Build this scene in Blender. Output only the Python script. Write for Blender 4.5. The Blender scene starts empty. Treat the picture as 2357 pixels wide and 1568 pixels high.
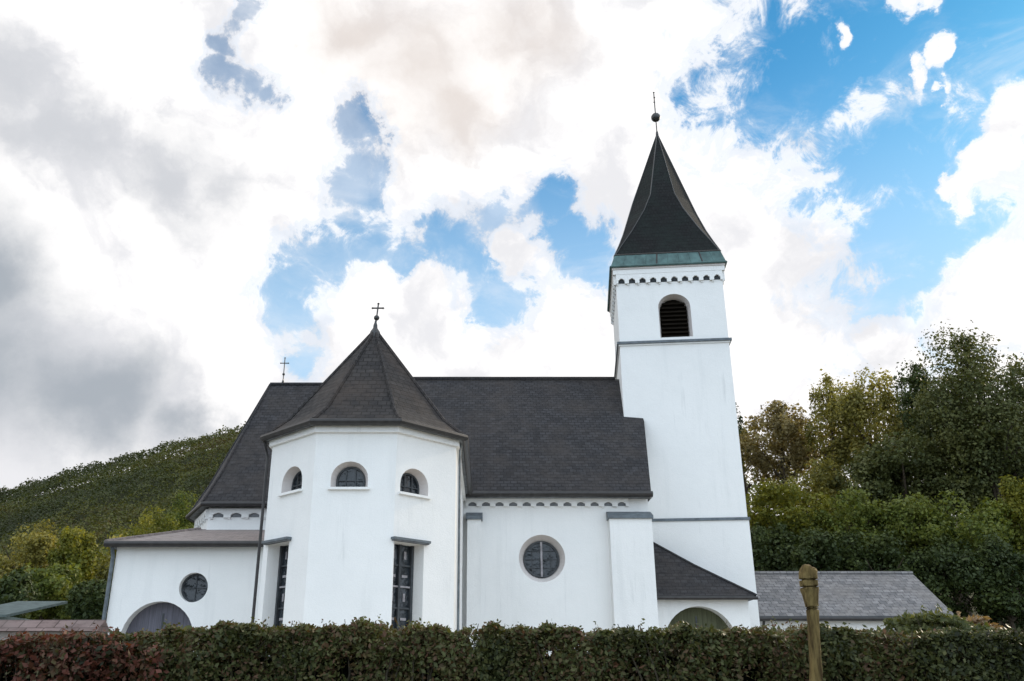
import bpy, bmesh, math, random
import numpy as np
from mathutils import Vector, Matrix
R = math.radians
random.seed(7); rng = np.random.default_rng(7)
scene = bpy.context.scene
col = scene.collection

# ------------------------------------------------------------------ camera
W_, H_ = 2356.0, 1568.0            # measuring grid over the photograph
F, PX, PY, EYE = 2040.0, 1120.0, 784.0, 1.6
PITCH = R(21.1); CP, SP = math.cos(PITCH), math.sin(PITCH)
cam_d = bpy.data.cameras.new("camera"); cam = bpy.data.objects.new("camera", cam_d); col.objects.link(cam)
cam.location = (0, 0, EYE); cam.rotation_euler = (R(90) + PITCH, 0, 0)
cam_d.sensor_width = 36; cam_d.lens = F / W_ * 36; cam_d.shift_x = (W_ / 2 - PX) / W_
cam_d.clip_end = 3000; cam_d.clip_start = 0.05
scene.camera = cam

def ray(x, y):
    u, v = x - PX, PY - y
    return Vector((u, F * CP - v * SP, F * SP + v * CP))
def at(x, y, Y):                    # point seen at (x, y) standing Y metres away
    r = ray(x, y); t = Y / r.y
    return Vector((r.x * t, Y, r.z * t + EYE))
def hit(x, y, p, n):                # point of a plane seen at (x, y)
    r = ray(x, y); o = Vector((0, 0, EYE)); t = (p - o).dot(n) / r.dot(n)
    return o + r * t

# ------------------------------------------------------------------ sun and sky
SUN_EL, SUN_AZ = R(24), R(48)       # azimuth measured from +Y towards +X
sd = bpy.data.lights.new("sun", 'SUN'); sun = bpy.data.objects.new("sun", sd); col.objects.link(sun)
sd.energy = 3.6; sd.angle = R(5); sd.color = (1.0, 0.86, 0.66)
tosun = Vector((math.sin(SUN_AZ) * math.cos(SUN_EL), math.cos(SUN_AZ) * math.cos(SUN_EL), math.sin(SUN_EL)))
sun.rotation_euler = tosun.to_track_quat('Z', 'Y').to_euler(); sun.location = (60, 60, 60)

vs = scene.view_settings
vs.view_transform = 'Standard'; vs.look = 'None'; vs.exposure = 0.0; vs.gamma = 1.0; vs.use_curve_mapping = False

world = bpy.data.worlds.new("World"); scene.world = world; world.use_nodes = True
nt = world.node_tree; N = nt.nodes; L = nt.links; N.clear()
def nd(t, **kw):
    n = N.new(t)
    for k, v in kw.items(): setattr(n, k, v)
    return n
def mth(op, a, b=None, c=None, clamp=False):
    n = N.new('ShaderNodeMath'); n.operation = op; n.use_clamp = clamp
    for i, s in enumerate((a, b, c)):
        if s is None: continue
        if isinstance(s, (int, float)): n.inputs[i].default_value = s
        else: L.new(s, n.inputs[i])
    return n.outputs[0]
def sstep(x, a, b):
    n = N.new('ShaderNodeMapRange'); n.interpolation_type = 'SMOOTHSTEP'
    L.new(x, n.inputs[0]); n.inputs[1].default_value = a; n.inputs[2].default_value = b
    n.inputs[3].default_value = 0; n.inputs[4].default_value = 1
    return n.outputs[0]
def wmix(f, a, b):
    n = N.new('ShaderNodeMix'); n.data_type = 'RGBA'
    for s, k in ((f, 0), (a, 6), (b, 7)):
        if isinstance(s, (int, float)): n.inputs[k].default_value = s
        elif isinstance(s, tuple): n.inputs[k].default_value = s + (1,)
        else: L.new(s, n.inputs[k])
    return n.outputs[2]
tc = nd('ShaderNodeTexCoord'); DIR = tc.outputs['Generated']
sky = nd('ShaderNodeTexSky', sky_type='NISHITA', sun_disc=False)
sky.sun_elevation = SUN_EL; sky.sun_rotation = SUN_AZ; sky.air_density = 1.0; sky.ozone_density = 3.0; sky.dust_density = 0.3
sep = nd('ShaderNodeSeparateXYZ'); L.new(DIR, sep.inputs[0])
# domain-warp the direction so that every cloud edge is ragged
def warp(scale, amount, det, seed, src):
    n = nd('ShaderNodeTexNoise'); n.inputs['Scale'].default_value = scale; n.inputs['Detail'].default_value = det
    n.inputs['Roughness'].default_value = 0.62; n.noise_dimensions = '4D'; n.inputs['W'].default_value = seed
    L.new(DIR, n.inputs['Vector'])
    s = nd('ShaderNodeVectorMath', operation='SUBTRACT'); L.new(n.outputs['Color'], s.inputs[0]); s.inputs[1].default_value = (.5, .5, .5)
    m = nd('ShaderNodeVectorMath', operation='SCALE'); L.new(s.outputs[0], m.inputs[0]); m.inputs['Scale'].default_value = amount
    a = nd('ShaderNodeVectorMath', operation='ADD'); L.new(src, a.inputs[0]); L.new(m.outputs[0], a.inputs[1])
    return a.outputs[0]
DW = warp(30.0, 0.045, 8, 1.7, warp(9.0, 0.085, 3, 8.3, DIR))
DS = warp(9.0, 0.10, 7, 3.1, warp(3.0, 0.22, 3, 5.1, DIR))
def blob(x, y, r, src, sx=1.0):     # 1 in the middle, 0 at r (grid pixels, turned into a distance between unit directions)
    c = ray(x, y).normalized(); rr = r / ray(x, y).length
    d = nd('ShaderNodeVectorMath', operation='SUBTRACT'); L.new(src, d.inputs[0]); d.inputs[1].default_value = c
    q = nd('ShaderNodeVectorMath', operation='MULTIPLY'); L.new(d.outputs[0], q.inputs[0]); q.inputs[1].default_value = (1 / sx, 1, 1)
    l = nd('ShaderNodeVectorMath', operation='LENGTH'); L.new(q.outputs[0], l.inputs[0])
    return mth('MULTIPLY_ADD', l.outputs['Value'], -1.0 / rr, 1.0)
def union(items):
    o = items[0]
    for b in items[1:]: o = mth('SMOOTH_MAX', o, b, 0.25)
    return o
blue_m = union([blob(*b[:3], DW, b[3]) for b in (
    (2400, 0, 520, 1), (2010, 60, 280, 1.2), (1830, 190, 190, 1.3), (2080, 330, 250, 1), (2130, 540, 200, 1), (2110, 700, 170, 1.3),
    (672, 830, 62, 1), (668, 740, 72, 1), (680, 660, 84, 1), (740, 600, 92, 1.2), (830, 585, 86, 1.3), (930, 610, 84, 1.3), (1030, 570, 100, 1), (1085, 610, 96, 1),
    (1130, 690, 88, 1), (1175, 700, 70, 1), (1140, 480, 66, .9), (1270, 450, 66, .9), (1300, 530, 70, .9), (1345, 580, 92, .9), (1350, 640, 66, 1), (840, 300, 70, .9), (848, 370, 66, .9), (830, 440, 78, .9), (805, 520, 56, .9),
    (585, 10, 44, 1), (550, 50, 40, 1), (510, 90, 42, 1), (480, 145, 48, 1), (520, 185, 54, 1), (570, 205, 54, 1), (605, 235, 42, 1))])
holes = union([blob(*b[:3], DW, b[3]) for b in (
    (2310, 270, 120, .6), (2270, 380, 100, .6), (2215, 450, 70, .6), (1935, 80, 60, .5), (2150, 140, 60, .6), (2100, 195, 55, .6), (2165, 220, 45, .5), (2090, 0, 70, 1.2), (2340, 650, 130, 1.5), (2210, 720, 100, 1.5), (2050, 790, 80, 1.4), (870, 700, 120, 1.1), (960, 650, 66, 1), (1170, 590, 66, .8))])
def fbm(scale, det, rough, dist=0., seed=0., vec=None, sc=(1, 1, 1)):
    n = nd('ShaderNodeTexNoise', noise_dimensions='4D'); n.inputs['Scale'].default_value = scale; n.inputs['Detail'].default_value = det; n.inputs['Roughness'].default_value = rough
    n.inputs['Distortion'].default_value = dist; n.inputs['W'].default_value = seed
    mp = nd('ShaderNodeMapping'); mp.inputs['Scale'].default_value = sc; L.new(vec or DIR, mp.inputs[0]); L.new(mp.outputs[0], n.inputs['Vector']); return n.outputs['Fac']
big = mth('SUBTRACT', fbm(8, 3, .5, .2, 2.2), .5); fine = mth('SUBTRACT', fbm(22, 10, .68, .5, 4.4), .5)
wn = mth('ADD', mth('MULTIPLY', big, .9), mth('MULTIPLY', fine, 2.7))
front = sstep(sep.outputs['Y'], -0.1, 0.25)
bm_ = mth('SUBTRACT', blue_m, mth('MULTIPLY', sstep(mth('ADD', holes, wn), -.05, .7), 1.1))
dens = mth('ADD', bm_, wn)
blue_f = mth('MULTIPLY', mth('MULTIPLY_ADD', sstep(dens, -.14, .60), .55, mth('MULTIPLY', sstep(dens, .04, .36), .45)), front)
thin = union([blob(530, 130, 300, DS), blob(840, 330, 190, DS), blob(1140, 470, 120, DS)])
blue_f = mth('MULTIPLY', blue_f, mth('MULTIPLY_ADD', sstep(thin, 0., .5), -.34, 1.0))
# thin cirrus veil inside the open blue, thicker low down
pale = sstep(sep.outputs['Z'], 0.62, 0.30)
veil = sstep(fbm(6, 8, .62, .8, 9.1, sc=(1, 1, 2.2)), .46, .78)
# cloud brightness: white over most of the sky, grey undersides in places
g1 = union([blob(*b[:3], DS, b[3]) for b in ((-80, 620, 280, .8), (-50, 820, 270, 1), (170, 900, 190, 1.7), (390, 950, 110, 1.9))])
g2 = union([blob(*b[:3], DS, b[3]) for b in ((0, 180, 230, 1), (210, 330, 200, 1.3), (400, 400, 180, 1.7), (520, 440, 120, 1.5), (60, 320, 140, 1))])
g3 = union([blob(*b[:3], DS, b[3]) for b in ((1010, 200, 230, 1.3), (860, 80, 170, 1.4), (1200, 110, 190, 1.2), (1110, 280, 120, 1.2))])
ca_ = fbm(5, 9, .56, .3, 1.1, DS); off = nd('ShaderNodeVectorMath', operation='ADD'); L.new(DS, off.inputs[0]); off.inputs[1].default_value = (.035, .0, .045)
cb_ = fbm(5, 9, .56, .3, 1.1, off.outputs[0]); rel = mth('SUBTRACT', ca_, cb_)       # lit sides against shaded sides
nz = mth('ADD', mth('MULTIPLY', mth('SUBTRACT', ca_, .5), .8), mth('MULTIPLY', fine, .35))
cloud = wmix(sstep(mth('ADD', ca_, mth('MULTIPLY', rel, 1.4)), .28, .60), (0.86, 0.86, 0.89), (1.16, 1.14, 1.13))
cloud = wmix(mth('MULTIPLY', sstep(mth('ADD', g2, mth('ADD', nz, mth('MULTIPLY', rel, -1.8))), -.05, .9), .85), cloud, (0.62, 0.64, 0.68))
cloud = wmix(mth('MULTIPLY', sstep(mth('ADD', g3, mth('ADD', nz, mth('MULTIPLY', rel, -1.8))), 0.0, 1.0), .9), cloud, (0.80, 0.73, 0.69))
cloud = wmix(sstep(mth('ADD', g1, mth('MULTIPLY', nz, .6)), -.05, .85), cloud, (0.42, 0.46, 0.51))
rimg = mth('MULTIPLY', sstep(dens, -.32, -.04), mth('SUBTRACT', 1, sstep(dens, -.04, .2)))
cloud = wmix(mth('MULTIPLY', mth('MULTIPLY', rimg, front), .55), cloud, (0.78, 0.86, 0.98))
# the part of the sky behind the photographer: one even bluish tone, brightened to light the front walls
back = sstep(sep.outputs['Y'], 0.15, -0.5)
cloud = wmix(back, cloud, (1.36, 1.60, 1.86))
skc = nd('ShaderNodeVectorMath', operation='MULTIPLY'); L.new(sky.outputs[0], skc.inputs[0]); skc.inputs[1].default_value = (.045, .130, .150)
hazeblue = wmix(mth('MULTIPLY', pale, .82), skc.outputs[0], (0.58, 0.80, 1.02))
hazeblue = wmix(mth('MULTIPLY', veil, .55), hazeblue, (0.85, 0.92, 1.0))
final = wmix(blue_f, cloud, hazeblue)
bg = nd('ShaderNodeBackground'); bg.inputs['Strength'].default_value = 1.0
L.new(final, bg.inputs['Color'])
wo = nd('ShaderNodeOutputWorld'); L.new(bg.outputs[0], wo.inputs[0])
world.cycles.sampling_method = 'MANUAL'; world.cycles.sample_map_resolution = 512
scene.cycles.use_denoising = True
scene.cycles.max_bounces = 6; scene.cycles.transparent_max_bounces = 4

# ------------------------------------------------------------------ materials
class MT:
    def __init__(s, name, rough=.8, spec=.3):
        s.m = bpy.data.materials.new(name); s.m.use_nodes = True; s.t = s.m.node_tree
        s.N = s.t.nodes; s.L = s.t.links; s.p = s.N['Principled BSDF']
        s.p.inputs['Roughness'].default_value = rough; s.p.inputs['Specular IOR Level'].default_value = spec
        s.tc = s.N.new('ShaderNodeTexCoord')
    def noise(s, scale, det=5, rough=.55, coord='Object', sc=(1, 1, 1)):
        mp = s.N.new('ShaderNodeMapping'); mp.inputs['Scale'].default_value = sc; s.L.new(s.tc.outputs[coord], mp.inputs[0])
        n = s.N.new('ShaderNodeTexNoise'); n.inputs['Scale'].default_value = scale; n.inputs['Detail'].default_value = det; n.inputs['Roughness'].default_value = rough
        s.L.new(mp.outputs[0], n.inputs['Vector']); return n.outputs['Fac']
    def ramp(s, f, stops):
        r = s.N.new('ShaderNodeValToRGB'); e = r.color_ramp.elements
        while len(e) < len(stops): e.new(.5)
        for i, (p, c) in enumerate(stops): e[i].position = p; e[i].color = tuple(c) + (1,)
        s.L.new(f, r.inputs[0]); return r.outputs[0]
    def mix(s, f, a, b, mode='MIX'):
        n = s.N.new('ShaderNodeMix'); n.data_type = 'RGBA'; n.blend_type = mode
        for v, k in ((f, 0), (a, 6), (b, 7)):
            if isinstance(v, (int, float)): n.inputs[k].default_value = v
            elif isinstance(v, tuple): n.inputs[k].default_value = v + (1,)
            else: s.L.new(v, n.inputs[k])
        return n.outputs[2]
    def color(s, c):
        if isinstance(c, tuple): s.p.inputs['Base Color'].default_value = c + (1,)
        else: s.L.new(c, s.p.inputs['Base Color'])
    def bump(s, h, strength=.3, dist=.02):
        b = s.N.new('ShaderNodeBump'); b.inputs['Strength'].default_value = strength; b.inputs['Distance'].default_value = dist
        s.L.new(h, b.inputs['Height']); s.L.new(b.outputs[0], s.p.inputs['Normal'])

def plaster(name, base=(.83, .82, .80), dirt=(.60, .61, .60)):
    a = MT(name, .9, .2)
    big = a.noise(.55, 6, .6); streak = a.noise(1.6, 5, .6, sc=(1.6, 1.6, .16)); fine = a.noise(38, 4, .6)
    c = a.mix(a.ramp(big, [(.42, (0, 0, 0)), (.8, (.28, .28, .28))]), base, dirt)
    c = a.mix(a.ramp(streak, [(.54, (0, 0, 0)), (.82, (.32, .32, .32))]), c, tuple(x * .9 for x in dirt))
    c = a.mix(a.ramp(fine, [(.3, (.10, .10, .10)), (.6, (0, 0, 0))]), c, tuple(x * .8 for x in dirt))
    thin = a.noise(5, 4, .65, sc=(1.5, 1.5, .07)); patch = a.noise(.9, 3, .5); both = a.mix(1.0, a.ramp(thin, [(.58, (0, 0, 0)), (.72, (1, 1, 1))]), a.ramp(patch, [(.48, (0, 0, 0)), (.66, (.34, .34, .34))]), 'MULTIPLY')
    c = a.mix(both, c, tuple(x * .66 for x in dirt))
    a.color(c); a.bump(a.mix(.7, fine, a.noise(2.2, 5, .6)), .6, .03); return a.m
def tiles(name, c1, c2, joint, tint, w=.26, h=.20, rough=.55, moss=None):
    a = MT(name, rough, .2)
    b = a.N.new('ShaderNodeTexBrick'); a.L.new(a.tc.outputs['UV'], b.inputs['Vector'])
    b.inputs['Scale'].default_value = 1; b.inputs['Brick Width'].default_value = w; b.inputs['Row Height'].default_value = h
    b.inputs['Mortar Size'].default_value = .012; b.inputs['Mortar Smooth'].default_value = .4; b.inputs['Bias'].default_value = 0
    b.inputs['Color1'].default_value = c1 + (1,); b.inputs['Color2'].default_value = c2 + (1,); b.inputs['Mortar'].default_value = joint + (1,)
    patch = a.noise(.8, 6, .65); c = a.mix(a.ramp(patch, [(.42, (0, 0, 0)), (.66, (.75, .75, .75))]), b.outputs['Color'], tint, 'MIX')
    speck = a.noise(7, 4, .7, coord='UV', sc=(.5, 1, 1)); c = a.mix(a.ramp(speck, [(.36, (.55, .55, .55)), (.5, (0, 0, 0))]), c, tuple(x * .45 for x in c1))
    c = a.mix(a.ramp(speck, [(.60, (0, 0, 0)), (.74, (.5, .5, .5))]), c, tuple(min(1, x * 2.1) for x in c2))
    if moss: c = a.mix(a.ramp(a.noise(1.7, 6, .7), [(.56, (0, 0, 0)), (.7, (.7, .7, .7))]), c, moss)
    a.color(c)
    # saw-tooth courses: every row tips up towards its lower edge
    sx = a.N.new('ShaderNodeSeparateXYZ'); a.L.new(a.tc.outputs['UV'], sx.inputs[0])
    dv = a.N.new('ShaderNodeMath'); dv.operation = 'DIVIDE'; a.L.new(sx.outputs[1], dv.inputs[0]); dv.inputs[1].default_value = h
    fr = a.N.new('ShaderNodeMath'); fr.operation = 'FRACT'; a.L.new(dv.outputs[0], fr.inputs[0])
    sb = a.N.new('ShaderNodeMath'); sb.operation = 'SUBTRACT'; sb.inputs[0].default_value = 1; a.L.new(fr.outputs[0], sb.inputs[1])
    ad = a.N.new('ShaderNodeMath'); ad.operation = 'SUBTRACT'; a.L.new(sb.outputs[0], ad.inputs[0]); a.L.new(b.outputs['Fac'], ad.inputs[1])
    a.bump(ad.outputs[0], .45, .02); return a.m
def simple(name, c, rough=.6, spec=.3, metal=0., var=.35, scale=6):
    a = MT(name, rough, spec); a.p.inputs['Metallic'].default_value = metal
    n = a.noise(scale, 5, .6)
    a.color(a.ramp(n, [(.3, tuple(x * (1 - var) for x in c)), (.7, tuple(min(1, x * (1 + var)) for x in c))])); a.bump(n, .15, .01); return a.m
def planks(name, c, w=.14):
    a = MT(name, .7, .25); wv = a.N.new('ShaderNodeTexWave'); wv.wave_profile = 'SAW'; wv.bands_direction = 'X'
    wv.inputs['Scale'].default_value = .314 / w; wv.inputs['Distortion'].default_value = 0; a.L.new(a.tc.outputs['Object'], wv.inputs['Vector'])
    n = a.noise(3, 5, .7, sc=(6, 6, .4))
    cc = a.ramp(n, [(.3, tuple(x * .7 for x in c)), (.7, tuple(x * 1.25 for x in c))])
    a.color(a.mix(a.ramp(wv.outputs['Fac'], [(.0, (.9, .9, .9)), (.08, (0, 0, 0))]), cc, tuple(x * .2 for x in c))); a.bump(wv.outputs['Fac'], .3, .01); return a.m
def glass(name, c=(.02, .025, .03), rough=.08):
    a = MT(name, rough, .5); n = a.noise(5, 3); a.color(a.ramp(n, [(.3, tuple(x * .6 for x in c)), (.7, tuple(x * 1.6 for x in c))])); a.bump(a.noise(4, 3), .8, .06); return a.m
def leafmat(name, stops, patch_scale=.5, trans=.3, rough=.55, isl=.5):
    m = bpy.data.materials.new(name); m.use_nodes = True; t = m.node_tree; n = t.nodes; l = t.links; n.clear()
    g = n.new('ShaderNodeNewGeometry'); tcn = n.new('ShaderNodeTexCoord'); nz_ = n.new('ShaderNodeTexNoise')
    nz_.inputs['Scale'].default_value = patch_scale; nz_.inputs['Detail'].default_value = 3; l.new(tcn.outputs['Object'], nz_.inputs['Vector'])
    mx = n.new('ShaderNodeMath'); mx.operation = 'MULTIPLY_ADD'; l.new(nz_.outputs['Fac'], mx.inputs[0]); mx.inputs[1].default_value = 1.7; mx.inputs[2].default_value = -.35 - isl * .5
    m2 = n.new('ShaderNodeMath'); m2.operation = 'MULTIPLY_ADD'; l.new(g.outputs['Random Per Island'], m2.inputs[0]); m2.inputs[1].default_value = isl; l.new(mx.outputs[0], m2.inputs[2])
    r = n.new('ShaderNodeValToRGB'); e = r.color_ramp.elements
    while len(e) < len(stops): e.new(.5)
    for i, (p, c) in enumerate(stops): e[i].position = p; e[i].color = tuple(c) + (1,)
    l.new(m2.outputs[0], r.inputs[0])
    pr = n.new('ShaderNodeBsdfPrincipled'); pr.inputs['Roughness'].default_value = rough; pr.inputs['Specular IOR Level'].default_value = .25; l.new(r.outputs[0], pr.inputs['Base Color'])
    tr = n.new('ShaderNodeBsdfTranslucent')
    br = n.new('ShaderNodeMix'); br.data_type = 'RGBA'; br.blend_type = 'MULTIPLY'; br.inputs[0].default_value = 1; l.new(r.outputs[0], br.inputs[6]); br.inputs[7].default_value = (1.5, 1.4, .7, 1)
    l.new(br.outputs[2], tr.inputs['Color'])
    ms = n.new('ShaderNodeMixShader'); ms.inputs[0].default_value = trans; l.new(pr.outputs[0], ms.inputs[1]); l.new(tr.outputs[0], ms.inputs[2])
    o = n.new('ShaderNodeOutputMaterial'); l.new(ms.outputs[0], o.inputs[0]); return m

M = {}
M['plaster'] = plaster('white_plaster')
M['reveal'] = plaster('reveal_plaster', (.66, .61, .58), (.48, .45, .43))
M['slate'] = tiles('slate_tiles', (.025, .0245, .027), (.046, .045, .049), (.012, .012, .013), (.050, .043, .040), .20, .15, .75)
M['chapel_tile'] = tiles('chapel_tiles', (.028, .026, .027), (.046, .042, .041), (.014, .013, .012), (.062, .048, .040), .20, .15, .75)
M['shingle'] = tiles('spire_shingles', (.0085, .009, .010), (.013, .014, .0145), (.006, .006, .006), (.011, .018, .016), .12, .16, .8)
M['grey_tile'] = tiles('grey_tiles', (.14, .138, .142), (.25, .24, .24), (.055, .052, .052), (.20, .185, .175), .24, .2, .65)
M['pink_tile'] = tiles('pale_tiles', (.20, .165, .155), (.30, .245, .225), (.10, .085, .08), (.24, .205, .195), .3, .25, .6)
M['copper'] = simple('copper_patina', (.075, .135, .130), .6, .3, 0, .4, 3)
M['gutter'] = simple('gutter_metal', (.030, .027, .026), .45, .4)
M['lead'] = simple('lead_flashing', (.11, .13, .145), .55, .4)
M['dark_metal'] = simple('dark_iron', (.03, .03, .03), .4, .5)
M['recess'] = simple('recess_shade_soffit_grey', (.17, .18, .19), .9, .2)  # shade of the frieze gaps put into the colour; also coats eave undersides
M['recess_dark'] = simple('recess_shade_dark', (.05, .055, .06), .9, .2)  # deeper painted shade for the gaps of the tower frieze
M['glass'] = glass('leaded_glass')
M['lead_bar'] = simple('pale_bar_paint', (.30, .28, .29), .6)
M['frame'] = simple('dark_frame_paint', (.05, .055, .06), .5)
M['louvre'] = simple('louvre_timber', (.012, .009, .006), .9, .1)
M['door_green'] = planks('olive_door_planks', (.085, .09, .05))
M['door_grey'] = planks('grey_door_planks', (.115, .112, .135))
M['wood'] = None

# ------------------------------------------------------------------ object helpers
def tag(o, label=None, cat=None, group=None, kind=None):
    if label: o['label'] = label
    if cat: o['category'] = cat
    if group: o['group'] = group
    if kind: o['kind'] = kind
    return o
def empty(name, loc, label, cat, group=None):
    o = bpy.data.objects.new(name, None); col.objects.link(o); o.location = loc; o.empty_display_size = .2
    return tag(o, label, cat, group)
def link(name, me, parent=None):
    o = bpy.data.objects.new(name, me); col.objects.link(o)
    if parent:
        o.parent = parent
        p = Vector((0, 0, 0)); q = parent
        while q: p += q.location; q = q.parent
        o.matrix_parent_inverse = Matrix.Translation(-p)
        # keep a clean local transform
        o.matrix_parent_inverse = Matrix.Identity(4); o.location = -p
    return o
class MB:                            # collects faces in world coordinates, becomes one mesh
    def __init__(s): s.v = []; s.f = []; s.mi = []; s.mats = []
    def idx(s, m):
        if m not in s.mats: s.mats.append(m)
        return s.mats.index(m)
    def face(s, pts, m):
        b = len(s.v); s.v += [tuple(p) for p in pts]; s.f.append(tuple(range(b, b + len(pts)))); s.mi.append(s.idx(m))
    def solid(s, verts, faces, m):
        b = len(s.v); s.v += [tuple(p) for p in verts]
        for f in faces: s.f.append(tuple(b + i for i in f)); s.mi.append(s.idx(m))
    def box(s, c, size, m, rz=0., taper=1.):
        x, y, z = (q / 2 for q in size); cr, sr = math.cos(rz), math.sin(rz); vv = []
        for k, t in ((-1, 1), (1, taper)):
            for (a, b) in ((-1, -1), (1, -1), (1, 1), (-1, 1)):
                px, py = a * x * t, b * y * t
                vv.append((c[0] + px * cr - py * sr, c[1] + px * sr + py * cr, c[2] + k * z))
        s.solid(vv, [(0, 3, 2, 1), (4, 5, 6, 7), (0, 1, 5, 4), (1, 2, 6, 5), (2, 3, 7, 6), (3, 0, 4, 7)], m)
    def prism(s, pts, z0, z1, m):    # footprint counter-clockwise seen from above
        n = len(pts); vv = [(p[0], p[1], z0) for p in pts] + [(p[0], p[1], z1) for p in pts]
        s.solid(vv, [tuple(range(n))[::-1], tuple(range(n, 2 * n))] + [(i, (i + 1) % n, n + (i + 1) % n, n + i) for i in range(n)], m)
    def tube(s, pts, r, m, seg=8, cap=True):
        pts = [Vector(p) for p in pts]; rr = r if isinstance(r, (list, tuple)) else [r] * len(pts); rings = []; b = len(s.v)
        for i, p in enumerate(pts):
            d = (pts[min(i + 1, len(pts) - 1)] - pts[max(i - 1, 0)]).normalized()
            a = d.cross(Vector((0, 0, 1)));  a = Vector((1, 0, 0)) if a.length < .02 else a.normalized()
            c = d.cross(a)
            for k in range(seg):
                t = 2 * math.pi * k / seg; s.v.append(tuple(p + (a * math.cos(t) + c * math.sin(t)) * rr[i]))
        mi = s.idx(m)
        for i in range(len(pts) - 1):
            for k in range(seg):
                s.f.append((b + i * seg + k, b + i * seg + (k + 1) % seg, b + (i + 1) * seg + (k + 1) % seg, b + (i + 1) * seg + k)); s.mi.append(mi)
        if cap:
            s.f.append(tuple(b + k for k in range(seg))[::-1]); s.mi.append(mi)
            s.f.append(tuple(b + (len(pts) - 1) * seg + k for k in range(seg))); s.mi.append(mi)
    def lathe(s, c, prof, m, seg=16):
        b = len(s.v); mi = s.idx(m)
        for (r, z) in prof:
            for k in range(seg):
                t = 2 * math.pi * k / seg; s.v.append((c[0] + r * math.cos(t), c[1] + r * math.sin(t), c[2] + z))
        for i in range(len(prof) - 1):
            for k in range(seg):
                s.f.append((b + i * seg + k, b + i * seg + (k + 1) % seg, b + (i + 1) * seg + (k + 1) % seg, b + (i + 1) * seg + k)); s.mi.append(mi)
    def mesh(s, name):
        me = bpy.data.meshes.new(name); me.from_pydata(s.v, [], s.f)
        for m in s.mats: me.materials.append(m)
        me.polygons.foreach_set('material_index', s.mi)
        uv = me.uv_layers.new(name='UVMap')
        for p in me.polygons:        # u runs level along the face, v runs up its slope, both in metres
            n = p.normal; h = Vector((0, 0, 1)).cross(n); h = Vector((1, 0, 0)) if h.length < .01 else h.normalized(); w = n.cross(h)
            for li in p.loop_indices:
                co = me.vertices[me.loops[li].vertex_index].co; uv.data[li].uv = (co.dot(h), co.dot(w))
        me.update(); return me
    def build(s, name, parent=None, smooth=False):
        me = s.mesh(name)
        if smooth: me.polygons.foreach_set('use_smooth', [True] * len(me.polygons))
        return link(name, me, parent)

def carve(mb, cutters, name, parent):
    """the wall solid with its openings really cut into it"""
    base = bpy.data.objects.new('tmp', mb.mesh('tmp')); col.objects.link(base)
    for mt in (M['plaster'], M['reveal'], M['recess'], M['recess_dark']):
        if mt.name not in [x.name for x in base.data.materials]: base.data.materials.append(mt)
    tmp = []
    for c in cutters:
        me = c.mesh('cut'); bmx = bmesh.new(); bmx.from_mesh(me); bmesh.ops.remove_doubles(bmx, verts=bmx.verts, dist=1e-5); bmesh.ops.recalc_face_normals(bmx, faces=bmx.faces); bmx.to_mesh(me); bmx.free()
        o = bpy.data.objects.new('cut', me); col.objects.link(o); tmp.append(o)
        md = base.modifiers.new('b', 'BOOLEAN'); md.operation = 'DIFFERENCE'; md.object = o; md.solver = 'EXACT'; md.material_mode = 'TRANSFER'
    dg = bpy.context.evaluated_depsgraph_get(); dg.update()
    me = bpy.data.meshes.new_from_object(base.evaluated_get(dg)); me.name = name
    for o in tmp + [base]: bpy.data.objects.remove(o)
    return link(name, me, parent)

def arch_outline(hw, hs, n=14, round_=False):   # local (a, b): a across, b up; b=0 at sill; hs = spring height
    if round_: return [(hw * math.cos(t), hw * math.sin(t)) for t in (2 * math.pi * k / (2 * n) for k in range(2 * n))]
    return [(-hw, 0), (hw, 0)] + [(hw * math.cos(t), hs + hw * math.sin(t)) for t in (math.pi * k / n for k in range(n + 1))]
def rect_outline(hw, h): return [(-hw, 0), (hw, 0), (hw, h), (-hw, h)]
def frustum(o, ax, nrm, outl, s0, s1, d0, d1, m, piv=(0, 0)):
    """solid between outline*s0 at depth d0 and outline*s1 at depth d1 (depth grows into the wall); s = (sx, sy)"""
    mb = MB(); up = Vector((0, 0, 1)); n = len(outl); vv = []
    for (sx, sy), d in ((s0, d0), (s1, d1)):
        for a, b in outl: vv.append(o + ax * ((a - piv[0]) * sx + piv[0]) + up * ((b - piv[1]) * sy + piv[1]) - nrm * d)
    mb.solid(vv, [tuple(range(n)), tuple(range(n, 2 * n))[::-1]] + [(i, n + i, n + (i + 1) % n, (i + 1) % n) for i in range(n)], m)
    return mb
def pane(mb, o, ax, nrm, outl, d, m):
    up = Vector((0, 0, 1)); mb.face([o + ax * a + up * b - nrm * d for a, b in outl], m)
def rim(mb, o, ax, nrm, outl, w, d, t, m, piv):
    """frame ring following an outline"""
    up = Vector((0, 0, 1)); n = len(outl); hw = max(abs(a) for a, b in outl); k = (hw - w) / hw
    P = lambda a, b, dd: o + ax * a + up * b - nrm * dd
    for i in range(n):
        a0, b0 = outl[i]; a1, b1 = outl[(i + 1) % n]
        c0, e0 = piv[0] + (a0 - piv[0]) * k, piv[1] + (b0 - piv[1]) * k; c1, e1 = piv[0] + (a1 - piv[0]) * k, piv[1] + (b1 - piv[1]) * k
        mb.face([P(a0, b0, d - t), P(a1, b1, d - t), P(c1, e1, d - t), P(c0, e0, d - t)], m)
        mb.face([P(c0, e0, d - t), P(c1, e1, d - t), P(c1, e1, d), P(c0, e0, d)], m)

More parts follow.
